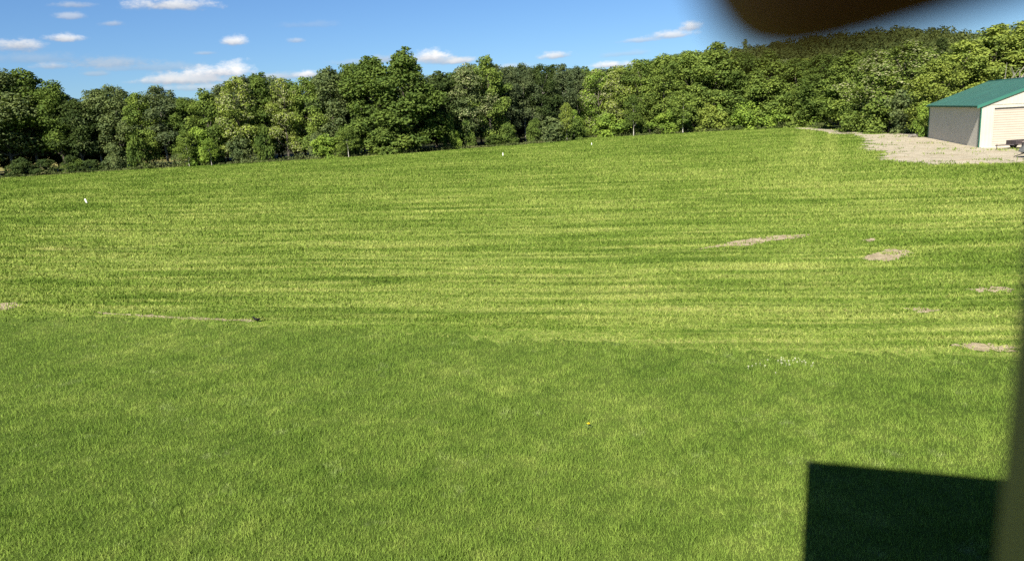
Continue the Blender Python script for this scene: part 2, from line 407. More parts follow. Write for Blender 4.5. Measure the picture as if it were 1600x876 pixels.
# ------------------------------------------------------------------ grass
def wedge(n, r0, r1, power, a0=-44, a1=44):
    u = rng.random(n); q = 2 - power
    r = (r0 ** q + u * (r1 ** q - r0 ** q)) ** (1 / q)
    a = np.radians(rng.uniform(a0, a1, n)); return np.sin(a) * r, np.cos(a) * r, r
def blades(name, x, y, h, wd, lean, mat, z=0.0):
    n = len(x); a = rng.uniform(0, 2 * np.pi, n); la = rng.uniform(0, 2 * np.pi, n)
    dx, dy = np.cos(a) * wd / 2, np.sin(a) * wd / 2; lx, ly = np.cos(la) * lean * h, np.sin(la) * lean * h
    V = np.empty((n, 3, 3), np.float32)
    V[:, 0] = np.stack((x - dx, y - dy, np.full(n, z)), 1); V[:, 1] = np.stack((x + dx, y + dy, np.full(n, z)), 1)
    V[:, 2] = np.stack((x + lx, y + ly, z + h * np.sqrt(np.maximum(0.05, 1 - lean ** 2))), 1)
    return link(name, mesh_np(name, V.reshape(-1, 3), np.arange(3 * n), np.full(n, 3)), mat)
def value_noise(x, y, s, seed):
    g = np.random.default_rng(seed).random((64, 64)); X = (x * s) % 64; Y = (y * s) % 64
    i = X.astype(int); j = Y.astype(int); fx = X - i; fy = Y - j; fx = fx * fx * (3 - 2 * fx); fy = fy * fy * (3 - 2 * fy); i1 = (i + 1) % 64; j1 = (j + 1) % 64
    return (g[i, j] * (1 - fx) + g[i1, j] * fx) * (1 - fy) + (g[i, j1] * (1 - fx) + g[i1, j1] * fx) * fy
x, y, r = wedge(620000, 5.5, 30, 1.45)
k = y < lawn_edge(x) + rng.normal(0, 0.55, len(x)) + 0.5 * (value_noise(x, y, 0.9, 31) - 0.5); k &= ~in_poly(x, y, SOIL[4])
x, y, r = x[k], y[k], r[k]
tuft = value_noise(x, y, 1.9, 3) * 0.6 + value_noise(x, y, 5.3, 4) * 0.4
tall = np.where(rng.random(len(x)) < 0.5 * np.clip((tuft - 0.62) * 5, 0, 1), 1.5, 1.0)
h = rng.uniform(0.04, 0.092, len(x)) * (0.5 + 0.85 * tuft) * tall; wd = rng.uniform(0.006, 0.011, len(x)) * (r / 9) ** 0.35
o = blades('lawn_grass', x, y, h, wd, rng.uniform(0.1, 0.75, len(x)), M['lawn_grass'], 0.008); tag(o, 'thick green lawn grass in the foreground', 'grass', kind='stuff')

x, y, r = wedge(900000, 14, 170, 1.75, -42, 42)
sx = y + x * np.clip(0.20 + 0.0045 * (y - 17), 0.16, 0.48)
ex = np.array([p.x for p in EDGE]); ey = np.array([p.y for p in EDGE]); ea = np.arctan2(ex, ey); er = np.hypot(ex, ey)
k = (y > lawn_edge(x) + rng.normal(0, 0.55, len(x)) + 0.5 * (value_noise(x, y, 0.9, 31) - 0.5)) & (r < np.interp(np.arctan2(x, y), ea, er))
for qi, q in enumerate(SOIL): k &= ~(in_poly(x, y, q) & (rng.random(len(x)) < (0.22 if qi == 7 else 0.3 + 0.65 * (value_noise(x, y, 2.6, 21) > 0.42))))
tk = [(p.x, p.y) for p in TRACK]; k &= ~(in_poly(x, y, tk) & (rng.random(len(x)) < 0.9))
gp = [(p.x, p.y) for p in GRAVEL]; k &= ~(in_poly(x, y, gp) & (rng.random(len(x)) < np.where(value_noise(x, y, 0.45, 41) * 0.6 + value_noise(x, y, 1.3, 42) * 0.4 > 0.70, 0.6, 0.992)))
x, y, r, sx = x[k], y[k], r[k], sx[k]
row = value_noise(x * 0.12, sx * 2.2, 1.0, 8) * 0.6 + value_noise(x, y, 2.2, 9) * 0.4
sc = (r / 18) ** 0.72
h = rng.uniform(0.035, 0.095, len(x)) * (0.45 + 1.1 * row) * np.minimum(sc, 2.6); wd = rng.uniform(0.018, 0.04, len(x)) * sc
o = blades('field_grass', x, y, h, wd, rng.uniform(0.3, 0.97, len(x)), M['field_grass'], 0.004); tag(o, 'short cut hay stubble and clover covering the field', 'grass', kind='stuff')

# ------------------------------------------------------------------ trees
def leaf_cloud(P, Nn, size, rg, fold=0.0):
    n = len(P); t = rg.normal(size=(n, 3)); Nn = Nn / np.linalg.norm(Nn, axis=1, keepdims=True)
    t -= (t * Nn).sum(1, keepdims=True) * Nn; t /= np.linalg.norm(t, axis=1, keepdims=True) + 1e-9; bt = np.cross(Nn, t)
    s = size[:, None]; V = np.empty((n, 4, 3), np.float32)
    V[:, 0] = P + t * s * 0.62; V[:, 1] = P + bt * s * 0.40 + Nn * s * 0.14; V[:, 2] = P - t * s * 0.62; V[:, 3] = P - bt * s * 0.40 - Nn * s * 0.10
    return V.reshape(-1, 3)

def make_tree_mesh(seed, H, Rw, base, prof, lobes, leaves, lsize, lobe_r, clear=0.12, blossom=0.0, flat=0.8, trunk_r=0.22, nlimb=12, lean=0.3):
    """crown and trunk meshes: base = start of the crown as a share of H, prof(t) = crown half width for t in 0..1"""
    rg = np.random.default_rng(seed); rnd = random.Random(seed)
    cs = []
    for i in range(lobes):
        t = (i + rg.random()) / lobes; t = t ** 0.92
        rad = prof(t) * Rw; a = rg.random() * 2 * np.pi; q = rad * math.sqrt(rg.uniform(0.12, 1.0)) * 0.86 * rg.uniform(0.8, 1.14)
        lr = lobe_r * rg.uniform(0.65, 1.25) * (0.75 + 0.35 * prof(t))
        z = H * (base + (1 - base) * t) - lr * 0.45
        cs.append((math.cos(a) * q, math.sin(a) * q, z, lr))
    for i in range(max(4, lobes // 7)):       # small shoots that break the outline
        t = rg.uniform(0.55, 1.0); a = rg.random() * 2 * np.pi; q = prof(t) * Rw * rg.uniform(0.5, 1.0)
        cs.append((math.cos(a) * q, math.sin(a) * q, H * (base + (1 - base) * t) + lobe_r * rg.uniform(0.0, 0.5), lobe_r * rg.uniform(0.3, 0.5)))
    cs = np.array(cs); wt = cs[:, 3] ** 2; idx = rg.choice(len(cs), leaves, p=wt / wt.sum())
    d = rg.normal(size=(leaves, 3)); d /= np.linalg.norm(d, axis=1, keepdims=True)
    low = (d[:, 2] < -0.25) & (rg.random(leaves) < 0.6); d[low, 2] *= -1
    sub = rg.normal(size=(len(cs), 5, 3)); sub /= np.linalg.norm(sub, axis=2, keepdims=True)     # small sprays inside each bough
    dirs = sub[idx]; bump = (np.clip((dirs * d[:, None]).sum(2), 0, 1) ** 5).max(1)
    rad = cs[idx, 3] * (0.80 + 0.32 * bump) * np.where(rg.random(leaves) < 0.22, rg.uniform(0.2, 0.8, leaves), rg.uniform(0.8, 1.12, leaves) + (rg.random(leaves) < 0.08) * rg.uniform(0, 0.3, leaves))
    P = cs[idx, :3] + d * rad[:, None] * np.array([1, 1, flat])
    ok = P[:, 2] > H * clear * rg.uniform(0.5, 1.2, leaves); P = P[ok]; d = d[ok]; idx = idx[ok]; n = len(P)
    Nn = d * 0.9 + rg.normal(size=(n, 3)) * 0.55 + np.array([0, 0, 0.35])
    V = leaf_cloud(P, Nn, lsize * rg.uniform(0.6, 1.35, n), rg)
    mi = np.zeros(n, int)
    if blossom:
        good = np.flatnonzero(rg.random(len(cs)) < 0.75); mi[(rg.random(n) < blossom) & np.isin(idx, good)] = 1
    crown = mesh_np('crown', V, np.arange(4 * n), np.full(n, 4), mi)
    crown.materials.append(M['leaf']); crown.materials.append(M['blossom'])
    b = MB(); top = H * (base + (1 - base) * 0.72); wob = [(rnd.uniform(-1, 1) * lean, rnd.uniform(-1, 1) * lean) for _ in range(6)]
    path = [(wob[i][0] * (i / 5), wob[i][1] * (i / 5), -0.2 + (top + 0.2) * i / 5) for i in range(6)]
    b.tube(path, [trunk_r * (1.25 if i == 0 else 1 - 0.15 * i) for i in range(6)], 8)
    order = rg.permutation(len(cs))[:nlimb]
    for j in order:
        c = cs[j]; zz = max(H * clear, c[2] - rnd.uniform(0.12, 0.25) * H); q = min(1.0, zz / top) * 5; i0 = min(4, int(q)); fr = q - i0
        p0 = Vector(path[i0]).lerp(Vector(path[i0 + 1]), fr); p1 = Vector(c[:3]); mid = p0.lerp(p1, 0.5) + Vector((0, 0, -0.05 * H * 0.4))
        rr = trunk_r * 0.42 * (1 - 0.5 * zz / H); b.tube([p0, mid, p1], [rr, rr * 0.7, rr * 0.25], 5)
    me = bpy.data.meshes.new('trunk'); me.from_pydata(b.v, [], b.f); me.update()
    return crown, me
dome = lambda t: math.sqrt(max(0.02, 1 - (1.75 * (t - 0.36)) ** 2)) if t > 0.36 else 0.72 + 0.28 * t / 0.36
oval = lambda t: max(0.18, math.sin(math.pi * min(1, 0.18 + 0.80 * t)) ** 0.75)
column = lambda t: max(0.22, (0.75 + 0.25 * math.sin(3 * t)) * (1 - max(0, t - 0.6) * 1.9))
spire = lambda t: max(0.06, 1.02 - t)
bush = lambda t: math.sqrt(max(0.05, 1 - t ** 2 * 0.9))
KIND = {   # nominal height 18 m, crown radius 5 m (bushes: 4 m and 2.4 m)
    'maple': [make_tree_mesh(100 + i, 18, 5.0, 0.10, dome, 74, 15000, 0.34, 1.55, 0.08, 0, 0.72, 0.32, 16) for i in range(3)],
    'ash': [make_tree_mesh(200 + i, 18, 5.0, 0.12, oval, 66, 13500, 0.29, 1.4, 0.10, 0, 0.85, 0.24, 14, 0.6) for i in range(4)],
    'locust': [make_tree_mesh(300 + i, 18, 5.0, 0.14, oval, 60, 12500, 0.28, 1.35, 0.10, 0.34, 0.85, 0.24, 14, 0.7) for i in range(3)],
    'tall': [make_tree_mesh(400 + i, 18, 5.0, 0.26, column, 60, 11000, 0.28, 1.35, 0.20, 0, 0.9, 0.22, 14, 0.5) for i in range(3)],
    'clear': [make_tree_mesh(450 + i, 18, 5.0, 0.26, oval, 60, 12500, 0.30, 1.5, 0.20, 0, 0.8, 0.26, 16, 0.6) for i in range(2)],
    'spruce': [make_tree_mesh(500 + i, 18, 5.0, 0.06, spire, 90, 10000, 0.26, 1.0, 0.05, 0, 0.5, 0.22, 12, 0.2) for i in range(2)],
    'bush': [make_tree_mesh(600 + i, 4, 2.4, 0.0, bush, 26, 4200, 0.22, 0.85, 0.01, 0, 0.8, 0.05, 8, 0.2) for i in range(3)],
    'sapling': [make_tree_mesh(700 + i, 10, 2.6, 0.30, oval, 34, 3800, 0.25, 0.95, 0.24, 0, 0.8, 0.085, 10, 0.2) for i in range(2)],
}
NOM = {'bush': (4, 2.4), 'sapling': (10, 2.6)}
for kk in KIND:
    for c, t in KIND[kk]: t.materials.append(M['birch'] if kk == 'sapling' else M['pale_bark'] if kk == 'tall' else M['bark'])
used = {}
def plant(name, p, kind, hgt, rad, col, label, cat='tree', group=None):
    i = used.get(kind, random.randrange(9)); used[kind] = i + 1
    cm, tm = KIND[kind][i % len(KIND[kind])]; nh, nr_ = NOM.get(kind, (18, 5.0))
    e = empty(name, p, random.uniform(0, 6.28)); tag(e, label, cat, group)
    sxy = rad / nr_; c = bpy.data.objects.new('crown', cm); t = bpy.data.objects.new('trunk' if cat != 'bush' else 'stem', tm)
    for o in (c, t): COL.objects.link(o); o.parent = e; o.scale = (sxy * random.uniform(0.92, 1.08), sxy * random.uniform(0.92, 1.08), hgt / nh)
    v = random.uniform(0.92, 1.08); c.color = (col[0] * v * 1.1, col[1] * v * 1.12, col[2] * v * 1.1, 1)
    return e
# leaf tones
DK = (0.046, 0.068, 0.024); MD = (0.082, 0.120, 0.030); LT = (0.122, 0.168, 0.040); YL = (0.165, 0.208, 0.048); GR = (0.104, 0.134, 0.056); BR = (0.150, 0.218, 0.042); GY = (0.074, 0.097, 0.048)
FRONT = [   # column, top row, half width in px, kind, tone, metres behind the edge, short name
    (-75, 128, 46, 'maple', DK, 5, 'dark tree cut by the left picture edge'),
    (-28, 118, 44, 'ash', GY, 3, 'grey tree beyond the left picture edge'),
    (24, 112, 38, 'clear', GR, 3, 'grey green airy tree leftmost in the row'),
    (62, 111, 34, 'clear', MD, 6, 'tall ragged topped tree near the left end'),
    (104, 129, 26, 'clear', MD, 4, 'dark trunked tree with a yellow green top'),
    (134, 156, 27, 'clear', DK, 3, 'low shouldered dark tree beside the sky gap'),
    (162, 141, 24, 'tall', GR, 5, 'slim light tipped tree right of the sky gap'),
    (196, 134, 28, 'ash', GR, 4, 'soft grey green tree with flat crown'),
    (231, 145, 22, 'ash', LT, 3, 'short yellow green tree between two grey ones'),
    (264, 134, 28, 'tall', GY, 5, 'dusky double topped tree'),
    (300, 152, 24, 'ash', MD, 4, 'lower tree under the distant ridge'),
    (334, 143, 26, 'maple', LT, 3, 'small bright maple left of the pale locust'),
    (357, 133, 18, 'tall', GY, 8, 'thin dusky tree poking up behind the small maple'),
    (384, 119, 30, 'locust', YL, 2, 'pale locust with cream sprays on one side'),
    (422, 115, 24, 'maple', MD, 5, 'round headed dark green tree'),
    (452, 123, 24, 'locust', YL, 3, 'yellowish flowering locust beside the round headed tree'),
    (490, 120, 26, 'ash', LT, 4, 'leafy green tree left of the soft domed tree'),
    (527, 107, 32, 'ash', GR, 4, 'soft domed tree left of the great maple'),
    (556, 100, 26, 'ash', MD, 7, 'olive tree tucked against the great maple'),
    (588, 90, 40, 'maple', MD, 2, 'broad maple left of the great maple'),
    (640, 81, 46, 'maple', MD, 0, 'great maple, tallest dark crown of the row'),
    (696, 112, 30, 'maple', DK, 4, 'dark tree in the shade right of the great maple'),  # shade of the great maple put into the leaf tone
    (734, 100, 32, 'locust', GR, 3, 'silvery locust flecked with cream'),
    (768, 88, 28, 'ash', LT, 5, 'tall yellow green tree right of the silvery locust'),
    (795, 106, 22, 'tall', GY, 9, 'first straight grey tree of the dark stand'),
    (822, 99, 22, 'tall', GY, 11, 'second straight grey tree of the dark stand'),
    (850, 102, 22, 'tall', DK, 10, 'darkest straight tree of the dark stand'),
    (880, 101, 22, 'tall', GY, 12, 'ragged tipped grey tree of the dark stand'),
    (904, 104, 20, 'tall', GY, 9, 'last straight tree of the dark stand'),
    (935, 107, 26, 'locust', BR, 4, 'cream topped locust right of the dark stand'),
    (968, 104, 26, 'locust', YL, 5, 'yellowish locust left of the thin pale trunk'),
    (1000, 93, 28, 'ash', LT, 6, 'round tree above the thin pale trunk'),
    (1037, 86, 28, 'ash', LT, 5, 'leaning light green tree left of the sapling'),
    (1078, 80, 30, 'ash', LT, 7, 'light tree behind the pale trunked sapling'),
    (1117, 69, 34, 'maple', LT, 5, 'big rounded tree where the wood begins to climb'),
    (1163, 63, 16, 'spruce', GR, 14, 'thin pointed spruce above the wood'),
    (1158, 82, 32, 'ash', MD, 4, 'olive tree below the pointed spruce'),
    (1200, 84, 34, 'maple', LT, 3, 'broad olive tree under the brown fingertip'),
    (1240, 92, 32, 'ash', LT, 3, 'leafy tree left of the dark hollow'),
    (1282, 86, 34, 'ash', MD, 4, 'shadowy tree over the dark hollow'),
    (1322, 82, 34, 'maple', LT, 4, 'wide tree right of the dark hollow'),
    (1366, 78, 38, 'locust', LT, 4, 'sparkling leafed tree at the gravel corner'),
    (1415, 64, 42, 'locust', LT, 5, 'tallest rounded tree behind the gravel yard'),
    (1462, 60, 26, 'spruce', DK, 40, 'dark conifer high on the slope'),
    (1458, 92, 32, 'ash', YL, 6, 'yellow green tree beside the barn back corner'),
    (1498, 66, 36, 'ash', YL, 12, 'bright tree over the low end of the barn roof'),
    (1542, 44, 40, 'maple', YL, 16, 'sunny broad tree over the middle of the barn roof'),
    (1586, 34, 36, 'ash', YL, 18, 'tall bright tree above the barn ridge'),
    (1612, 20, 20, 'tall', GR, 24, 'wispy pale tree at the right picture edge'),
    (1640, 40, 44, 'ash', LT, 14, 'tree beyond the right picture edge'),
]
SKY_X = [f[0] for f in FRONT if f[3] != 'spruce']; SKY_Y = [f[1] for f in FRONT if f[3] != 'spruce']
def stand_point(x, back):
    p = edge_point(x)
    if x > 1440: p = on_az(x, 210, 108)
    return p + p.normalized() * back
for (x, top, hw, kind, col, back, nm) in FRONT:
    p = stand_point(x, back + 2.5); dist = math.hypot(p.x, p.y); hgt = height_at(x, top, p)
    if kind == 'tall' and not 780 < x < 910: hw *= 1.2
    plant('tree' if kind != 'spruce' else 'spruce_tree', p, kind, hgt, hw * 1.34 / FPX * dist, col, nm, 'tree', 'trees along the edge of the wood')
ROWS = ((9, 16, 'tree showing just behind the ', 'second row of trees in the wood'), (19, 24, 'half hidden tree well behind the ', 'third row of trees in the wood'))
for ri, (back, dy, pre, grp) in enumerate(ROWS):
    for i in range(len(FRONT)):
        x, top, hw, kind, col, b0, nm = FRONT[i]
        if kind == 'spruce' or (ri == 1 and -40 < x < 340 and i % 2): continue
        xx = x + (14 if ri == 0 else -10) + random.uniform(-5, 5)
        yy = float(np.interp(xx, SKY_X, SKY_Y)) + random.uniform(2, dy * 0.7)
        if ri == 1 and 760 < x < 920: yy += 4
        p = stand_point(xx, b0 + back + random.uniform(0, 4)); dist = math.hypot(p.x, p.y); hgt = height_at(xx, yy, p)
        kd = random.choice(['ash', 'ash', 'clear', 'maple', 'tall'] if 100 < x < 1200 else ['ash', 'maple', 'locust'])
        c2 = DK if x < 175 else random.choice([MD, GY, GR, DK] if x < 1000 else [MD, LT, YL, GR])
        plant('tree', p, kd, hgt, 30 * 1.15 / FPX * dist, c2, pre + nm, 'tree', grp)
# bushes and young growth along the foot of the wood
for i, (x, top, hw, kind, col, back, nm) in enumerate(FRONT):
    if kind == 'spruce' or x < -60 or 1480 < x: continue
    dark = x < 175
    p = stand_point(x + random.uniform(-16, 16), random.uniform(0.8, 2.2)); dist = math.hypot(p.x, p.y)
    if 175 < x < 520 and i % 3 == 0: continue
    hgt = random.uniform(1.6, 4.0) if dark else random.uniform(2.2, 7.0)
    plant('bush', p, 'bush', hgt, random.uniform(1.6, 3.0), random.choice([DK, DK, MD] if dark else [MD, MD, GR, LT] if x < 900 else [MD, LT, BR, GR]), 'low bush below the ' + nm, 'bush', 'bushes along the field edge')
EXTRA = [
    (331, 216, 13, 'sapling', BR, 0.2, 'bright lime sapling with a short pale trunk at field edge', 259),
    (318, 200, 24, 'bush', BR, 0.8, 'bright green leafy bush behind the lime sapling', 259),
    (296, 205, 16, 'sapling', LT, 0.3, 'thin pale stemmed sapling left of the lime sapling', 260),
    (545, 200, 16, 'sapling', LT, 0.2, 'slender two stemmed sapling below the great maple', 245),
    (512, 212, 22, 'bush', BR, 0.6, 'fresh green bush below the soft domed tree', 247),
    (610, 200, 36, 'bush', LT, 0.6, 'broad skirt of foliage below the great maple', 240),
    (712, 203, 10, 'bush', BR, 0.4, 'small lime bush against the dark shade', 233),
    (858, 186, 26, 'bush', GR, 1.0, 'large grey green bush before the dark stand', 222),
    (897, 172, 12, 'sapling', BR, 0.8, 'upright light green sapling at the step in the field edge', 216),
    (886, 160, 10, 'sapling', YL, 2.0, 'cream flowered sapling behind the step in the field edge', 218),
    (960, 178, 30, 'bush', BR, 0.8, 'spreading bright bush left of the thin pale trunk', 213),
    (990, 148, 14, 'sapling', MD, 0.3, 'thin pale trunk rising before the wood', 208),
    (1067, 140, 20, 'sapling', LT, -0.4, 'pale trunked sapling standing alone at the field edge', 206.5),
    (1036, 178, 24, 'bush', BR, 0.7, 'layered light green bush left of the lone sapling', 209),
    (1110, 165, 26, 'bush', YL, 0.8, 'yellow green bush right of the lone sapling', 205),
    (1170, 158, 28, 'bush', BR, 0.8, 'dense leafy bush where the edge turns uphill', 202),
    (1216, 166, 24, 'bush', BR, 0.6, 'low bright bush left of the dusty track', 200),
    (1262, 150, 26, 'bush', LT, 1.0, 'tall leafy bush at the end of the dusty track', 199),
    (1345, 150, 30, 'bush', LT, 0.8, 'rounded bush right of the dark hollow', 207),
    (1388, 140, 32, 'bush', LT, 3.0, 'big leafy bush at the back of the gravel yard', 208),
    (1430, 150, 24, 'bush', YL, 4.5, 'lime bush beside the two logs', 208.5),
]
for (x, top, hw, kind, col, back, label, base) in EXTRA:
    p = edge_point(x); p = p + p.normalized() * (back + (-2.6 if kind == 'sapling' else 0.4)); dist = math.hypot(p.x, p.y)
    plant('sapling' if kind == 'sapling' else 'bush', p, kind, max(1.5, height_at(x, top, p)), hw * 1.1 / FPX * dist, col, label, 'tree' if kind == 'sapling' else 'bush')
# bare pale limbs above the barn roof
def bare_tree(p, hgt, label, seed):
    rnd = random.Random(seed); b = MB()
    b.tube([p + Vector((0, 0, -0.2)), p + Vector((0.2, 0, hgt * 0.5)), p + Vector((0.1, 0, hgt * 0.75))], [0.13, 0.09, 0.06], 7)
    for k in range(7):
        z0 = hgt * rnd.uniform(0.5, 0.75); a = rnd.uniform(-1, 1); q = p + Vector((0.15, 0, z0)); e = q + Vector((math.sin(a * 2) * 1.6, -0.4, rnd.uniform(1.2, 2.6)))
        b.tube([q, q.lerp(e, 0.5) + Vector((0, 0, -0.2)), e], [0.05, 0.035, 0.012], 5)
    o = b.build('bare_tree', M['pale_bark']); tag(o, label, 'tree')
bare_tree(on_az(1568, 120, 103), 8.6, 'forked dead pale tree above the barn roof', 3)
bare_tree(on_az(1591, 120, 104), 9.6, 'straight bare pale trunk right of the forked dead tree', 5)

# undergrowth strip and rough grass along the wood edge
PP = []; 
for i in range(len(EDGE) - 4):
    a, c = EDGE[i], EDGE[i + 1]; n = int((c - a).length * 55); t = rng.random(n)
    base = np.outer(1 - t, (a.x, a.y)) + np.outer(t, (c.x, c.y)); d = base / np.linalg.norm(base, axis=1, keepdims=True)
    base = base + d * np.abs(rng.normal(0.9, 0.9, n))[:, None]
    hgt = 0.25 + 1.3 * value_noise(base[:, 0], base[:, 1], 0.35, 12) ** 2
    PP.append(np.column_stack((base, rng.random(n) * hgt)))
PP = np.concatenate(PP); V = leaf_cloud(PP, rng.normal(size=PP.shape) + np.array([0, -0.5, 0.8]), rng.uniform(0.14, 0.34, len(PP)), rng)
M['scrub'] = leafy('scrub', tone((0.05, 0.07, 0.022), (0.10, 0.115, 0.04), (0.13, 0.115, 0.06), scale=0.4, fine=2.0), 0.2)
o = link('undergrowth', mesh_np('undergrowth', V, np.arange(len(V)), np.full(len(PP), 4)), M['scrub']); tag(o, 'rough weeds and scrub fringing the wood', 'undergrowth', kind='stuff')

# forest mass on the hill
n = 3600; a = rng.uniform(R(-8), R(48), n); r = np.sqrt(rng.uniform(205 ** 2, 480 ** 2, n)); z = hill_h(a, r); hx, hy = np.sin(a) * r, np.cos(a) * r
L = 100; hh = rng.uniform(10, 15.5, n); cr = rng.uniform(2.0, 4.4, n); idx = np.repeat(np.arange(n), L)
d = rng.normal(size=(n * L, 3)); d /= np.linalg.norm(d, axis=1, keepdims=True); d[:, 2] = np.where(d[:, 2] < -0.3, -d[:, 2], d[:, 2])
rad = rng.uniform(0.75, 1.08, n * L); skirt = rng.random(n * L) < 0.28
P = np.column_stack((hx[idx], hy[idx], z[idx] + hh[idx] - cr[idx] * 0.9)) + d * (cr[idx] * rad)[:, None] * np.array([1, 1, 1.15])
P[skirt, 2] = z[idx][skirt] + hh[idx][skirt] * rng.uniform(0, 0.7, skirt.sum())
V = leaf_cloud(P, d + rng.normal(size=d.shape) * 0.5, rng.uniform(0.5, 1.0, n * L) * np.where(skirt, 1.5, 1), rng)
def hill_tone(n):
    P, x, y, z = n.pos(); q = n.noise(P, 0.13, 3, 0.6); e = n.noise(P, 0.9, 2)
    c = n.mix(n.ramp(q, 0.38, 0.62), (0.050, 0.070, 0.024), (0.112, 0.130, 0.036)); return n.mix(n.math('MULTIPLY', n.ramp(e, 0.4, 0.65), 0.5), c, (0.085, 0.105, 0.030))
M['hill_leaf'] = leafy('hill_leaf', hill_tone, 0.2)
o = link('forest', mesh_np('forest', V, np.arange(len(V)), np.full(n * L, 4)), M['hill_leaf']); tag(o, 'wooded hillside reading as one green mass', 'forest', kind='stuff')

# ------------------------------------------------------------------ barn
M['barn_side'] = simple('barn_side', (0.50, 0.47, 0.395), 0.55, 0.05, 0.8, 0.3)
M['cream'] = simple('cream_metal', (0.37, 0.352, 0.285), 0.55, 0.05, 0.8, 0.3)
M['door_metal'] = simple('door_metal', (0.335, 0.29, 0.235), 0.5, 0.04, 1.0, 0.3)
M['green'] = simple('green_metal', (0.010, 0.066, 0.046), 0.5, 0.12, 0.5, 0.35)
M['green_trim'] = simple('green_trim', (0.018, 0.105, 0.072), 0.45, 0.08, 0.5, 0.4)
M['dark_gap'] = simple('dark_filler', (0.03, 0.028, 0.028), 0.8, 0.2)  # near black fill for the gap above the door
M['concrete'] = simple('concrete', (0.45, 0.42, 0.36), 0.9, 0.15, 3)
BF = gnd(1529.5, 230.8); BAZ = R(18.6)
BE = 3.95; BW = 12.2; BL = 22.6; RISE = 2.3; OH = 0.42; FO = 0.18
barn = empty('metal_barn', BF, -BAZ); tag(barn, 'cream metal barn with green roof and white roll up door on gravel', 'barn')
def ribbed(b, p0, p1, ztop, zbot=0.0, pitch=0.30, depth=0.012, nrm=(0, 0)):
    p0 = Vector(p0); p1 = Vector(p1); L = (p1 - p0).length; d = (p1 - p0) / L; nv = Vector((nrm[0], nrm[1])); k = int(L / pitch); pts = []
    for i in range(k + 1):
        s = i * pitch
        for ds, o in ((0, 0), (0.10, 0), (0.125, depth), (0.185, depth), (0.21, 0)):
            if s + ds <= L: pts.append((s + ds, o))
    pts.append((L, 0))
    for (s0, o0), (s1, o1) in zip(pts[:-1], pts[1:]):
        a = p0 + d * s0 + nv * o0; c = p0 + d * s1 + nv * o1
        z0 = ztop(s0) if callable(ztop) else ztop; z1 = ztop(s1) if callable(ztop) else ztop
        b.poly([(a.x, a.y, zbot), (c.x, c.y, zbot), (c.x, c.y, z1), (a.x, a.y, z0)])
DX0, DW, DH = 0.98, 3.66, 3.62
for xw, nx in ((0, -1), (BW, 1)):
    b = MB(); ribbed(b, (xw, 0), (xw, BL), BE, 0, nrm=(nx, 0)); b.build('side_wall', M['barn_side'], barn)
gz = lambda x: BE + RISE * (1 - abs(x - BW / 2) / (BW / 2))
b = MB(); ribbed(b, (0, 0), (DX0, 0), BE, 0, depth=0.02, nrm=(0, -1)); ribbed(b, (DX0 + DW, 0), (BW, 0), BE, 0, depth=0.02, nrm=(0, -1))
ribbed(b, (DX0, 0), (DX0 + DW, 0), BE, DH, depth=0.02, nrm=(0, -1))
b.build('front_wall', M['cream'], barn)
b = MB(); ribbed(b, (0, -0.03), (BW, -0.03), lambda s: gz(s) - 0.02, BE + 0.03, depth=0.02, nrm=(0, -1)); b.build('gable', M['cream'], barn)
b = MB(); ribbed(b, (0, BL), (BW, BL), gz, 0, depth=0.02, nrm=(0, 1)); b.build('back_wall', M['barn_side'], barn)
b = MB(); b.box((0.0, -0.055, BE - 0.03), (BW, -0.001, BE + 0.03)); b.build('girt_trim', M['cream'], barn)
def roof_side(name, sgn):
    b = MB(); x_e = -OH if sgn < 0 else BW + OH; z_e = BE - RISE / (BW / 2) * OH + 0.10; x_r = BW / 2; z_r = BE + RISE + 0.10; y0, y1 = -FO, BL + 0.3
    b.poly([(x_e, y0, z_e), (x_e, y1, z_e), (x_r, y1, z_r), (x_r, y0, z_r)]); b.poly([(x_e, y0, z_e - 0.07), (x_r, y0, z_r - 0.07), (x_r, y1, z_r - 0.07), (x_e, y1, z_e - 0.07)])
    b.poly([(x_e, y0, z_e), (x_r, y0, z_r), (x_r, y0, z_r - 0.07), (x_e, y0, z_e - 0.07)]); b.poly([(x_e, y1, z_e), (x_r, y1, z_r), (x_r, y1, z_r - 0.07), (x_e, y1, z_e - 0.07)])
    dx = (x_r - x_e); dz = (z_r - z_e); y = y0 + 0.4
    while y < y1:
        k = 0.012
        for (ya, yb) in ((y - 0.03, y - 0.015), (y - 0.015, y + 0.015), (y + 0.015, y + 0.03)):
            za = 0 if ya < y - 0.02 else 0.022; zb = 0 if yb > y + 0.02 else 0.022
            b.poly([(x_e, ya, z_e + k * 0.1 + za), (x_e, yb, z_e + k * 0.1 + zb), (x_r, yb, z_r + k * 0.1 + zb), (x_r, ya, z_r + k * 0.1 + za)])
        y += 0.6
    rf = b.build(name, M['green'], barn); return rf
roof_side('roof', -1); roof_side('roof', 1)
b = MB(); zr = BE + RISE + 0.13
b.poly([(BW / 2 - 0.2, -FO - .02, zr - 0.07), (BW / 2, -FO - .02, zr + 0.01), (BW / 2, BL + 0.32, zr + 0.01), (BW / 2 - 0.2, BL + 0.32, zr - 0.07)]); b.poly([(BW / 2 + 0.2, -FO - .02, zr - 0.07), (BW / 2, -FO - .02, zr + 0.01), (BW / 2, BL + 0.32, zr + 0.01), (BW / 2 + 0.2, BL + 0.32, zr - 0.07)])
b.build('ridge_cap', M['green'], barn)
ze = BE - RISE / (BW / 2) * OH + 0.10
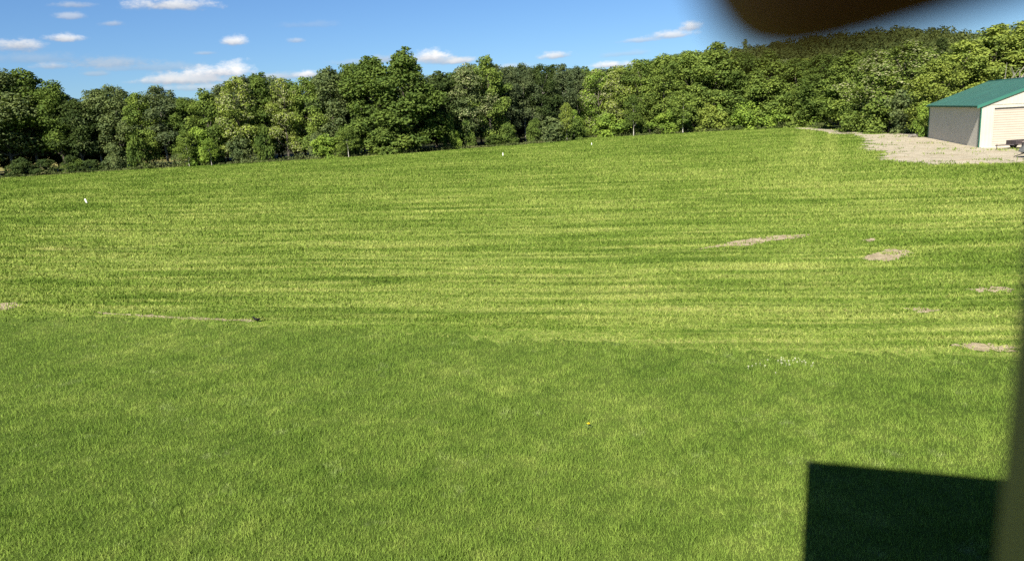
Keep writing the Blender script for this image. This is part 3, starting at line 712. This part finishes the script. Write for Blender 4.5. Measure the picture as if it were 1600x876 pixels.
for sg in (0, 1):
    b = MB(); xe = -OH if sg == 0 else BW + OH; xr = BW / 2; y0 = -FO - 0.03
    b.poly([(xe, y0, ze + .03), (xr, y0, BE + RISE + .14), (xr, y0, BE + RISE - .14), (xe, y0, ze - .25)]); b.poly([(xe, y0, ze + .03), (xr, y0, BE + RISE + .14), (xr, y0 + .14, BE + RISE + .14), (xe, y0 + .14, ze + .03)])
    b.build('rake_trim', M['green_trim'], barn)
    b = MB(); xo = -OH - 0.012 if sg == 0 else BW + OH - 0.01
    b.box((xo, -FO - 0.02, ze - 0.16), (xo + 0.022, BL + 0.3, ze + 0.015)); b.build('eave_trim', M['green'], barn)
    b = MB(); xs = (-OH + 0.014, 0) if sg == 0 else (BW, BW + OH - 0.014); b.box((xs[0], -FO, ze - 0.10), (xs[1], BL, ze - 0.075)); b.build('soffit', M['cream'], barn)
for (x0, x1, y0, y1) in ((-0.055, 0.02, -0.06, 0.34), (BW - 0.02, BW + 0.055, -0.06, 0.20), (-0.055, 0.02, BL - .2, BL + .05)):
    b = MB(); b.box((x0, y0, 0), (x1, y1, BE - 0.04)); b.build('corner_trim', M['green_trim'], barn)
b = MB(); z = 0.02; k = 0
nsl = 16; sh = (DH - 0.12) / nsl
for i in range(nsl):
    z0 = 0.02 + i * sh; ys = 0.10
    b.poly([(DX0 + .06, ys, z0), (DX0 + DW - .06, ys, z0), (DX0 + DW - .06, ys - 0.03, z0 + sh * 0.35), (DX0 + .06, ys - 0.03, z0 + sh * 0.35)]); b.poly([(DX0 + .06, ys - 0.03, z0 + sh * 0.35), (DX0 + DW - .06, ys - 0.03, z0 + sh * 0.35), (DX0 + DW - .06, ys - 0.028, z0 + sh * 0.86), (DX0 + .06, ys - 0.028, z0 + sh * 0.86)])
    b.poly([(DX0 + .06, ys - 0.028, z0 + sh * 0.86), (DX0 + DW - .06, ys - 0.028, z0 + sh * 0.86), (DX0 + DW - .06, ys, z0 + sh), (DX0 + .06, ys, z0 + sh)])
rd = b.build('roll_up_door', M['door_metal'], barn)
b = MB(); b.box((DX0 + .06, 0.03, DH - 0.13), (DX0 + DW - .06, 0.16, DH - 0.005)); b.build('door_header', M['dark_gap'], barn)
b = MB()
for xa in (DX0, DX0 + DW - 0.06): b.box((xa, -0.03, 0), (xa + 0.06, 0.16, DH))
b.build('door_jamb', M['cream'], barn)
b = MB(); b.box((0.06, -0.5, 0.0), (BW, 0.1, 0.05)); b.build('slab', M['concrete'], barn)

# two logs by the barn's back corner
M['log'] = simple('log', (0.16, 0.145, 0.125), 0.9, 0.4, 5)
def log(pa, pb, rad, label):
    a = gnd(*pa); c = gnd(*pb); b = MB(); n = 7; path = [a.lerp(c, i / (n - 1)) + Vector((0, random.uniform(-.03, .03), rad * 0.9)) for i in range(n)]
    b.tube(path, [rad * random.uniform(0.85, 1.1) for _ in range(n)], 10); o = b.build('log', M['log'], smooth=False); tag(o, label, 'log', 'logs by the barn')
log((1420.5, 215), (1433, 213.8), 0.20, 'left of two grey logs lying by the barn back corner')
log((1433.5, 214.2), (1447.5, 212.8), 0.18, 'right of two grey logs, touching the barn back corner')

# small utility trailer in front of the door
M['trailer'] = simple('trailer_paint', (0.045, 0.036, 0.037), 0.6, 0.3, 4, dirt=(0.09, 0.065, 0.05)); M['tyre'] = simple('tyre', (0.022, 0.021, 0.021), 0.9, 0.3); M['rim'] = simple('rim', (0.22, 0.18, 0.16), 0.5, 0.3)
tp = gnd(1589, 232.4); tr = empty('utility_trailer', tp, R(3)); tag(tr, 'small dark utility trailer parked before the roll up door', 'trailer')
b = MB(); zf = 0.42; b.box((-0.62, -0.6, zf), (0.95, 0.6, zf + 0.05)); b.box((-0.62, -0.6, zf + .05), (0.95, -0.56, zf + 0.36)); b.box((-0.62, 0.56, zf + .05), (0.95, 0.6, zf + 0.36)); b.box((-0.62, -0.558, zf + .05), (-0.58, 0.558, zf + 0.36)); b.box((0.91, -0.558, zf + .05), (0.95, 0.558, zf + 0.36))
b.build('bed', M['trailer'], tr)
b = MB(); b.tube([(-0.60, 0, zf - 0.02), (-2.05, 0, zf - 0.02)], [0.05, 0.045], 8); b.tube([(-0.60, 0.4, zf - 0.02), (-1.3, 0.03, zf - 0.02)], [0.04, 0.04], 6); b.tube([(-0.60, -0.4, zf - 0.02), (-1.3, -0.03, zf - 0.02)], [0.04, 0.04], 6); b.build('tongue', M['trailer'], tr)
for sy in (-1, 1):
    wh = empty('wheel', (0.22, sy * 0.74, 0.36)); wh.parent = tr; wh.scale = (1.16, 1.0, 1.16)
    b = MB(); pr = [(-.09, .22), (-.085, .285), (-.05, .31), (.05, .31), (.085, .285), (.09, .22)]; k = len(b.v); n = 20
    for yy, rr in pr:
        for j in range(n): b.v.append((math.cos(j * 2 * math.pi / n) * rr, yy, math.sin(j * 2 * math.pi / n) * rr))
    for i in range(len(pr)):
        i2 = (i + 1) % len(pr)
        for j in range(n): b.f.append((i * n + j, i * n + (j + 1) % n, i2 * n + (j + 1) % n, i2 * n + j))
    b.build('tyre', M['tyre'], wh, smooth=False)
    b = MB(); b.tube([(0, -0.05, 0), (0, 0.05, 0)], [0.22, 0.22], 18); b.tube([(0, -0.08, 0), (0, 0.08, 0)], [0.06, 0.06], 10); b.build('rim', M['rim'], wh)
    b = MB(); n = 9
    for i in range(n):
        t0, t1 = math.pi * (0.24 + 0.52 * i / n), math.pi * (0.24 + 0.52 * (i + 1) / n)
        b.poly([(0.22 + math.cos(t0) * .42, sy * .63, .31 + math.sin(t0) * .42), (0.22 + math.cos(t1) * .42, sy * .63, .31 + math.sin(t1) * .42), (0.22 + math.cos(t1) * .42, sy * .86, .31 + math.sin(t1) * .42), (0.22 + math.cos(t0) * .42, sy * .86, .31 + math.sin(t0) * .42)])
    b.build('fender', M['rim'], tr)
b = MB(); b.tube([(0.22, -0.7, 0.31), (0.22, 0.7, 0.31)], [0.03, 0.03], 8); b.build('axle', M['trailer'], tr)
b = MB(); b.tube([(-1.85, 0.08, 0.0), (-1.85, 0.08, 0.5)], [0.03, 0.03], 8); b.build('jack', M['trailer'], tr)

# tarp covered cart, mostly out of the picture
M['tarp'] = simple('tarp', (0.085, 0.088, 0.085), 0.7, 0.3, 3)
cp = gnd(1612, 246); ct = empty('covered_cart', cp, R(-8)); tag(ct, 'grey tarp covered cart nosing in at the right edge of the gravel', 'cart')
bm = bmesh.new(); sec = []
for i, (x, hw, zt, zb) in enumerate(((-0.95, 0.10, 0.62, 0.50), (-0.75, 0.45, 0.85, 0.46), (-0.4, 0.62, 1.12, 0.44), (0.2, 0.68, 1.28, 0.44), (1.0, 0.68, 1.32, 0.44), (1.9, 0.66, 1.2, 0.44), (2.2, 0.55, 0.95, 0.46))):
    sec.append([bm.verts.new((x, math.cos(t) * hw, zb + max(0, math.sin(t)) * (zt - zb) + 0.03 * math.sin(7 * t + i))) for t in np.linspace(-0.05, math.pi + 0.05, 11)])
for s0, s1 in zip(sec[:-1], sec[1:]):
    for j in range(10): bm.faces.new((s0[j], s0[j + 1], s1[j + 1], s1[j]))
bm.faces.new(sec[0]); bm.faces.new(sec[-1][::-1])
for s0, s1 in zip(sec[:-1], sec[1:]): bm.faces.new((s0[0], s1[0], s1[-1], s0[-1]))
bmesh.ops.recalc_face_normals(bm, faces=bm.faces); me = bpy.data.meshes.new('cover'); bm.to_mesh(me); bm.free(); link('cover', me, M['tarp'], ct)
b = MB(); b.box((-0.6, -0.45, 0.36), (2.0, 0.45, 0.43)); b.tube([(-0.5, 0, 0.38), (-1.3, 0, 0.12)], [0.04, 0.035], 8); b.build('chassis', M['tyre'], ct)
for sy in (-1, 1):
    b = MB(); b.tube([(0.8, sy * 0.5 - .07, 0.24), (0.8, sy * 0.5 + .07, 0.24)], [0.24, 0.24], 16); b.build('wheel', M['tyre'], ct)

# ------------------------------------------------------------------ small things in the field
M['white'] = simple('white_plastic', (0.78, 0.78, 0.68), 0.6, 0.05)
def stake(px, py, hpx, wpx, label, lean=0.0):
    p = gnd(px, py); d = p.length; hh_ = hpx / FPX * d * 1.05; ww = wpx / FPX * d
    b = MB(); q = Vector((lean * hh_, 0, hh_)); b.tube([p + Vector((0, 0, -0.05)), p + q * 0.5, p + q * 0.9, p + q], [ww * 0.42, ww * 0.5, ww * 0.45, ww * 0.15], 8)
    o = b.build('marker_stake', M['white']); tag(o, label, 'stake', 'white stakes in the field')
stake(136, 317.5, 6.0, 2.4, 'stubby white stake leaning in the field on the left', -0.28)
stake(786, 243.5, 4.6, 1.4, 'thin white stake near the shaded part of the wood edge')
stake(924.5, 227, 3.6, 1.2, 'thin white stake by the step in the field edge')

M['feather'] = simple('feather', (0.010, 0.009, 0.009), 0.7, 0.3, 40, 0.15); M['beak'] = simple('beak', (0.03, 0.028, 0.025), 0.5, 0.2)
bp = gnd(402, 503.5); bird = empty('bird', bp, R(8)); bird.scale = (0.82, 0.82, 0.82); tag(bird, 'small black bird standing on the edge of the lawn', 'bird')
b = MB(); path = [(0.12, 0, 0.135), (0.075, 0, 0.115), (0.03, 0, 0.105), (-0.02, 0, 0.112), (-0.06, 0, 0.135), (-0.085, 0, 0.165), (-0.10, 0, 0.195), (-0.115, 0, 0.205), (-0.13, 0, 0.203)]
b.tube(path, [0.012, 0.033, 0.048, 0.050, 0.040, 0.028, 0.027, 0.022, 0.008], 12); b.build('body', M['feather'], bird, smooth=True)
b = MB(); b.tube([(-0.128, 0, 0.203), (-0.16, 0, 0.197)], [0.008, 0.001], 6); b.build('beak', M['beak'], bird)
b = MB(); b.poly([(0.10, -0.012, 0.14), (0.10, 0.012, 0.14), (0.215, 0.03, 0.165), (0.215, -0.03, 0.165)]); b.poly([(0.10, -0.012, 0.132), (0.215, -0.03, 0.16), (0.215, 0.03, 0.16), (0.10, 0.012, 0.132)]); b.build('tail', M['feather'], bird)
for sy in (-1, 1):
    b = MB(); b.tube([(0.075, sy * 0.030, 0.125), (0.03, sy * 0.047, 0.118), (-0.03, sy * 0.046, 0.122)], [0.006, 0.022, 0.016], 8, flat=0.6); b.build('wing', M['feather'], bird, smooth=True)
    b = MB(); b.tube([(0.0, sy * 0.02, 0.08), (0.01, sy * 0.022, 0.035), (-0.003, sy * 0.022, 0.0)], [0.006, 0.004, 0.004], 6)
    for a in (-0.5, 0, 0.5, 3.14): b.tube([(-0.003, sy * 0.022, 0.004), (-0.003 - math.cos(a) * 0.03, sy * 0.022 + math.sin(a) * 0.03, 0.002)], [0.003, 0.002], 5)
    b.build('leg', M['beak'], bird)

M['petal'] = simple('dandelion_petal', (0.80, 0.60, 0.02), 0.6, 0.1, 60); M['stem'] = simple('stem', (0.09, 0.13, 0.03), 0.6, 0.2)
dp = gnd(919.5, 669); fl = empty('dandelion', dp); tag(fl, 'single yellow dandelion flower in the lawn', 'flower')
b = MB(); b.tube([(0, 0, 0), (0.004, -0.002, 0.05), (0.0, -0.008, 0.095)], [0.003, 0.003, 0.003], 6); b.build('stem', M['stem'], fl)
b = MB()
for ring, (rr, zz, nn_) in enumerate(((0.026, 0.0, 22), (0.021, 0.006, 18), (0.014, 0.010, 12), (0.007, 0.013, 8))):
    for j in range(nn_):
        a = 2 * math.pi * (j + 0.5 * (ring % 2)) / nn_; ca, sa = math.cos(a), math.sin(a); wv = 0.0035; c = Vector((0, -0.008, 0.097))
        tip = c + Vector((ca * rr, sa * rr - zz * 0.2, zz)); s_ = Vector((-sa * wv, ca * wv, 0)); b.poly([c + Vector((ca * .002, sa * .002, zz * .4)) - s_ * .5, c + Vector((ca * .002, sa * .002, zz * .4)) + s_ * .5, tip + s_, tip - s_])
b.build('flower_head', M['petal'], fl)
b = MB()
for j in range(7):
    a = 2 * math.pi * j / 7; ca, sa = math.cos(a), math.sin(a); Lf = 0.09
    b.poly([(0, 0, 0.01), (ca * Lf * .6 - sa * .014, sa * Lf * .6 + ca * .014, 0.05), (ca * Lf, sa * Lf, 0.04), (ca * Lf * .6 + sa * .014, sa * Lf * .6 - ca * .014, 0.05)])
b.build('leaf', M['stem'], fl)

# white clover heads in the lawn
M['clover'] = simple('clover', (0.46, 0.47, 0.32), 0.8, 0.15, 60)
bm = bmesh.new()
for k in range(40):
    u = 1 - 2 * (k + .5) / 40; th = k * 2.39996; rr = math.sqrt(max(0, 1 - u * u)); d = Vector((rr * math.cos(th), rr * math.sin(th), u)); s1 = d.orthogonal().normalized() * 0.0035; c = Vector((0, 0, 0.085))
    bm.faces.new([bm.verts.new(c + d * 0.006 - s1), bm.verts.new(c + d * 0.006 + s1), bm.verts.new(c + d * 0.018 + s1 * 0.7 + Vector((0, 0, .003))), bm.verts.new(c + d * 0.018 - s1 * .7 + Vector((0, 0, .003)))])
for j in range(5):
    a0, a1 = 2 * math.pi * j / 5, 2 * math.pi * (j + 1) / 5
    bm.faces.new([bm.verts.new((math.cos(a0) * .003, math.sin(a0) * .003, 0.0)), bm.verts.new((math.cos(a1) * .003, math.sin(a1) * .003, 0.0)), bm.verts.new((math.cos(a1) * .002, math.sin(a1) * .002, .08)), bm.verts.new((math.cos(a0) * .002, math.sin(a0) * .002, .08))])
cme = bpy.data.meshes.new('clover_flower'); bm.to_mesh(cme); bm.free(); cme.materials.append(M['clover'])
cl = [(1175, 571), (1169, 573), (1182, 568), (1189, 568), (1194, 572), (1219, 559), (1220, 563), (1225, 559), (1227, 563), (1232, 565), (1229, 569), (1222, 567), (1238, 563), (1241, 561), (1245, 567), (1250, 562), (1253, 565), (1257, 563), (1259, 567), (1267, 570), (1270, 569), (1212, 581), (1199, 563), (1234, 570), (1248, 558), (1216, 563)]
for (px, py) in cl:
    o = bpy.data.objects.new('clover_flower', cme); COL.objects.link(o); o.location = gnd(px + random.uniform(-1.5, 1.5), py + 4 + random.uniform(-1, 1)); o.rotation_euler = (random.uniform(-.2, .2), random.uniform(-.2, .2), random.uniform(0, 6)); sc_ = random.uniform(0.6, 0.95); o.scale = (sc_, sc_, sc_)
    tag(o, 'small white clover head in the pale drift across the lawn', 'flower', 'white clover heads on the lawn')

# ------------------------------------------------------------------ the house the picture is taken from
M['ochre'] = simple('ochre_paint', (0.20, 0.152, 0.048), 0.7, 0.08, 4); M['shingle'] = simple('shingle', (0.09, 0.085, 0.08), 0.9, 0.3, 6); M['deck'] = simple('deck_board', (0.20, 0.16, 0.11), 0.85, 0.25, 5)
SD = Vector((math.sin(SUN_AZ - R(0.4)), math.cos(SUN_AZ - R(0.4)), 0)); FD = Vector((0.94, -0.342, 0)).normalized()
Q = Vector((-0.035, 0.2, 0)); HE = math.tan(SUN_EL) * (10.1 - 0.2) / math.cos(SUN_AZ)
house = empty('house', Q - SD * 0.6); tag(house, 'ochre painted house whose blurred post stands at the right edge', 'house')
house.rotation_euler = (0, 0, 0); HB = Q - SD * 0.6
def hp(a, c, z): p = FD * a - SD * c + Vector((0, 0, z)); return (p.x, p.y, p.z)   # along the front, back from the wall
def hbox(name, a0, a1, c0, c1, z0, z1, mat):
    b = MB(); k = [hp(a, c, z) for z in (z0, z1) for a, c in ((a0, c0), (a1, c0), (a1, c1), (a0, c1))]; b.v = k
    b.f = [(3, 2, 1, 0), (4, 5, 6, 7), (0, 1, 5, 4), (1, 2, 6, 5), (2, 3, 7, 6), (3, 0, 4, 7)]; return b.build(name, mat, house)
hbox('wall', 0, 11, 0, 7.5, 0, HE - 0.05, M['ochre'])
b = MB(); rz = 1.9
for a0, a1 in ((0, 11.3),):
    A0, A1, B0, B1, C0_, C1_ = hp(a0, -0.6, HE), hp(a1, -0.6, HE), hp(a0, 3.75, HE + rz), hp(a1, 3.75, HE + rz), hp(a0, 8.0, HE), hp(a1, 8.0, HE)
    dn = lambda p: (p[0], p[1], p[2] - 0.14)
    b.poly([A0, A1, B1, B0]); b.poly([B0, B1, C1_, C0_]); b.poly([dn(A0), dn(A1), A1, A0]); b.poly([C0_, C1_, dn(C1_), dn(C0_)]); b.poly([A0, B0, C0_, dn(C0_), dn(A0)]); b.poly([A1, B1, C1_, dn(C1_), dn(A1)]); b.poly([dn(A0), dn(C0_), dn(C1_), dn(A1)])
b.build('roof', M['shingle'], house)
hbox('balcony_floor', 0, 11, -0.55, -0.003, 3.48, 3.62, M['deck'])
PL = ray(1596, 440); pk = 0.145 / PL.y; pa = Vector((PL.x * pk, 0.145, 0)) - HB
a_p = (pa.x * -SD.y - pa.y * -SD.x) / (FD.x * -SD.y - FD.y * -SD.x); c_p = -(pa - FD * a_p).dot(SD)
for k in range(4):
    hbox('post', a_p + k * 2.75, a_p + k * 2.75 + 0.09, c_p, c_p + 0.05, 3.624, HE - 0.15, M['ochre'])
hbox('railing', a_p + 0.12, 10.8, c_p - 0.08, c_p - 0.03, 4.50, 4.58, M['ochre'])

# the hand that holds the camera, its fingertip before the lens
M['skin'] = simple('skin', (0.19, 0.068, 0.032), 0.6, 0.15, 90); M['sleeve'] = simple('sleeve', (0.03, 0.03, 0.035), 0.9, 0.2, 40)
def cs_(a, b_, c): return C0 + RI * a + UI * b_ + FW * c
FT = (0.0132, 0.0208, 0.050); ang = R(19.5)
def along(s, sag=0.0): return (FT[0] + math.cos(ang) * s, FT[1] + math.sin(ang) * s - sag, FT[2] - 0.12 * s)
chain = []; vs = []; es = []; rs = []
def addv(p, r_, parent=None):
    vs.append(cs_(*p)); rs.append(r_); i = len(vs) - 1
    if parent is not None: es.append((parent, i))
    return i
palm = addv((0.118, 0.030, 0.022), 0.019)
wrist = addv((0.165, -0.005, 0.0), 0.021, palm); f1 = addv((0.23, -0.07, -0.05), 0.029, wrist); f2 = addv((0.33, -0.17, -0.12), 0.037, f1); f3 = addv((0.40, -0.24, -0.18), 0.041, f2)
kn = addv((0.098, 0.043, 0.034), 0.0105, palm); j = addv(along(0.050, -0.001), 0.0092, kn); j = addv(along(0.026), 0.0086, j); j = addv(along(0.008), 0.0080, j); j = addv(along(-0.0015), 0.0066, j)
for (k0, k1, k2, k3) in (((0.096, 0.028, 0.036), (0.064, 0.020, 0.034), (0.046, 0.006, 0.022), (0.052, -0.004, 0.012)), ((0.097, 0.012, 0.034), (0.068, 0.000, 0.030), (0.054, -0.014, 0.018), (0.060, -0.022, 0.008)), ((0.102, -0.004, 0.028), (0.080, -0.016, 0.024), (0.068, -0.026, 0.012), (0.073, -0.032, 0.004))):
    q = palm
    k0 = (k0[0] + .008, k0[1] - .004, -0.014 + k0[2] * 0.3); k1 = (k1[0] + .02, k1[1] - 0.02, -0.02); k2 = (k2[0] + .03, k2[1] - 0.026, -0.030); k3 = (k3[0] + .034, k3[1] - .024, -0.04)
    for p_, r_ in ((k0, 0.0102), (k1, 0.0088), (k2, 0.0080), (k3, 0.0066)): q = addv(p_, r_, q)
q = palm
for p_, r_ in (((0.135, 0.012, -0.012), 0.012), ((0.110, 0.030, -0.028), 0.0105), ((0.082, 0.036, -0.036), 0.0092), ((0.062, 0.036, -0.038), 0.0076)): q = addv(p_, r_, q)
me = bpy.data.meshes.new('person'); me.from_pydata([tuple(v) for v in vs], es, []); me.update()
person = link('person', me, M['skin']); tag(person, 'dark blurred fingertip of the person holding the camera, over the sky', 'person')
sk = person.modifiers.new('skin', 'SKIN'); sd = person.modifiers.new('smooth', 'SUBSURF'); sd.levels = sd.render_levels = 2; sk.use_smooth_shade = True
for i, r_ in enumerate(rs): me.skin_vertices[0].data[i].radius = (r_ * 1.2, r_ * 1.2); me.skin_vertices[0].data[i].use_root = (i == 0)
b = MB(); b.tube([cs_(0.20, -0.04, -0.027), cs_(0.24, -0.08, -0.058), cs_(0.33, -0.17, -0.12), cs_(0.42, -0.26, -0.195)], [0.034, 0.037, 0.044, 0.050], 16); b.build('sleeve', M['sleeve'], person, smooth=True)
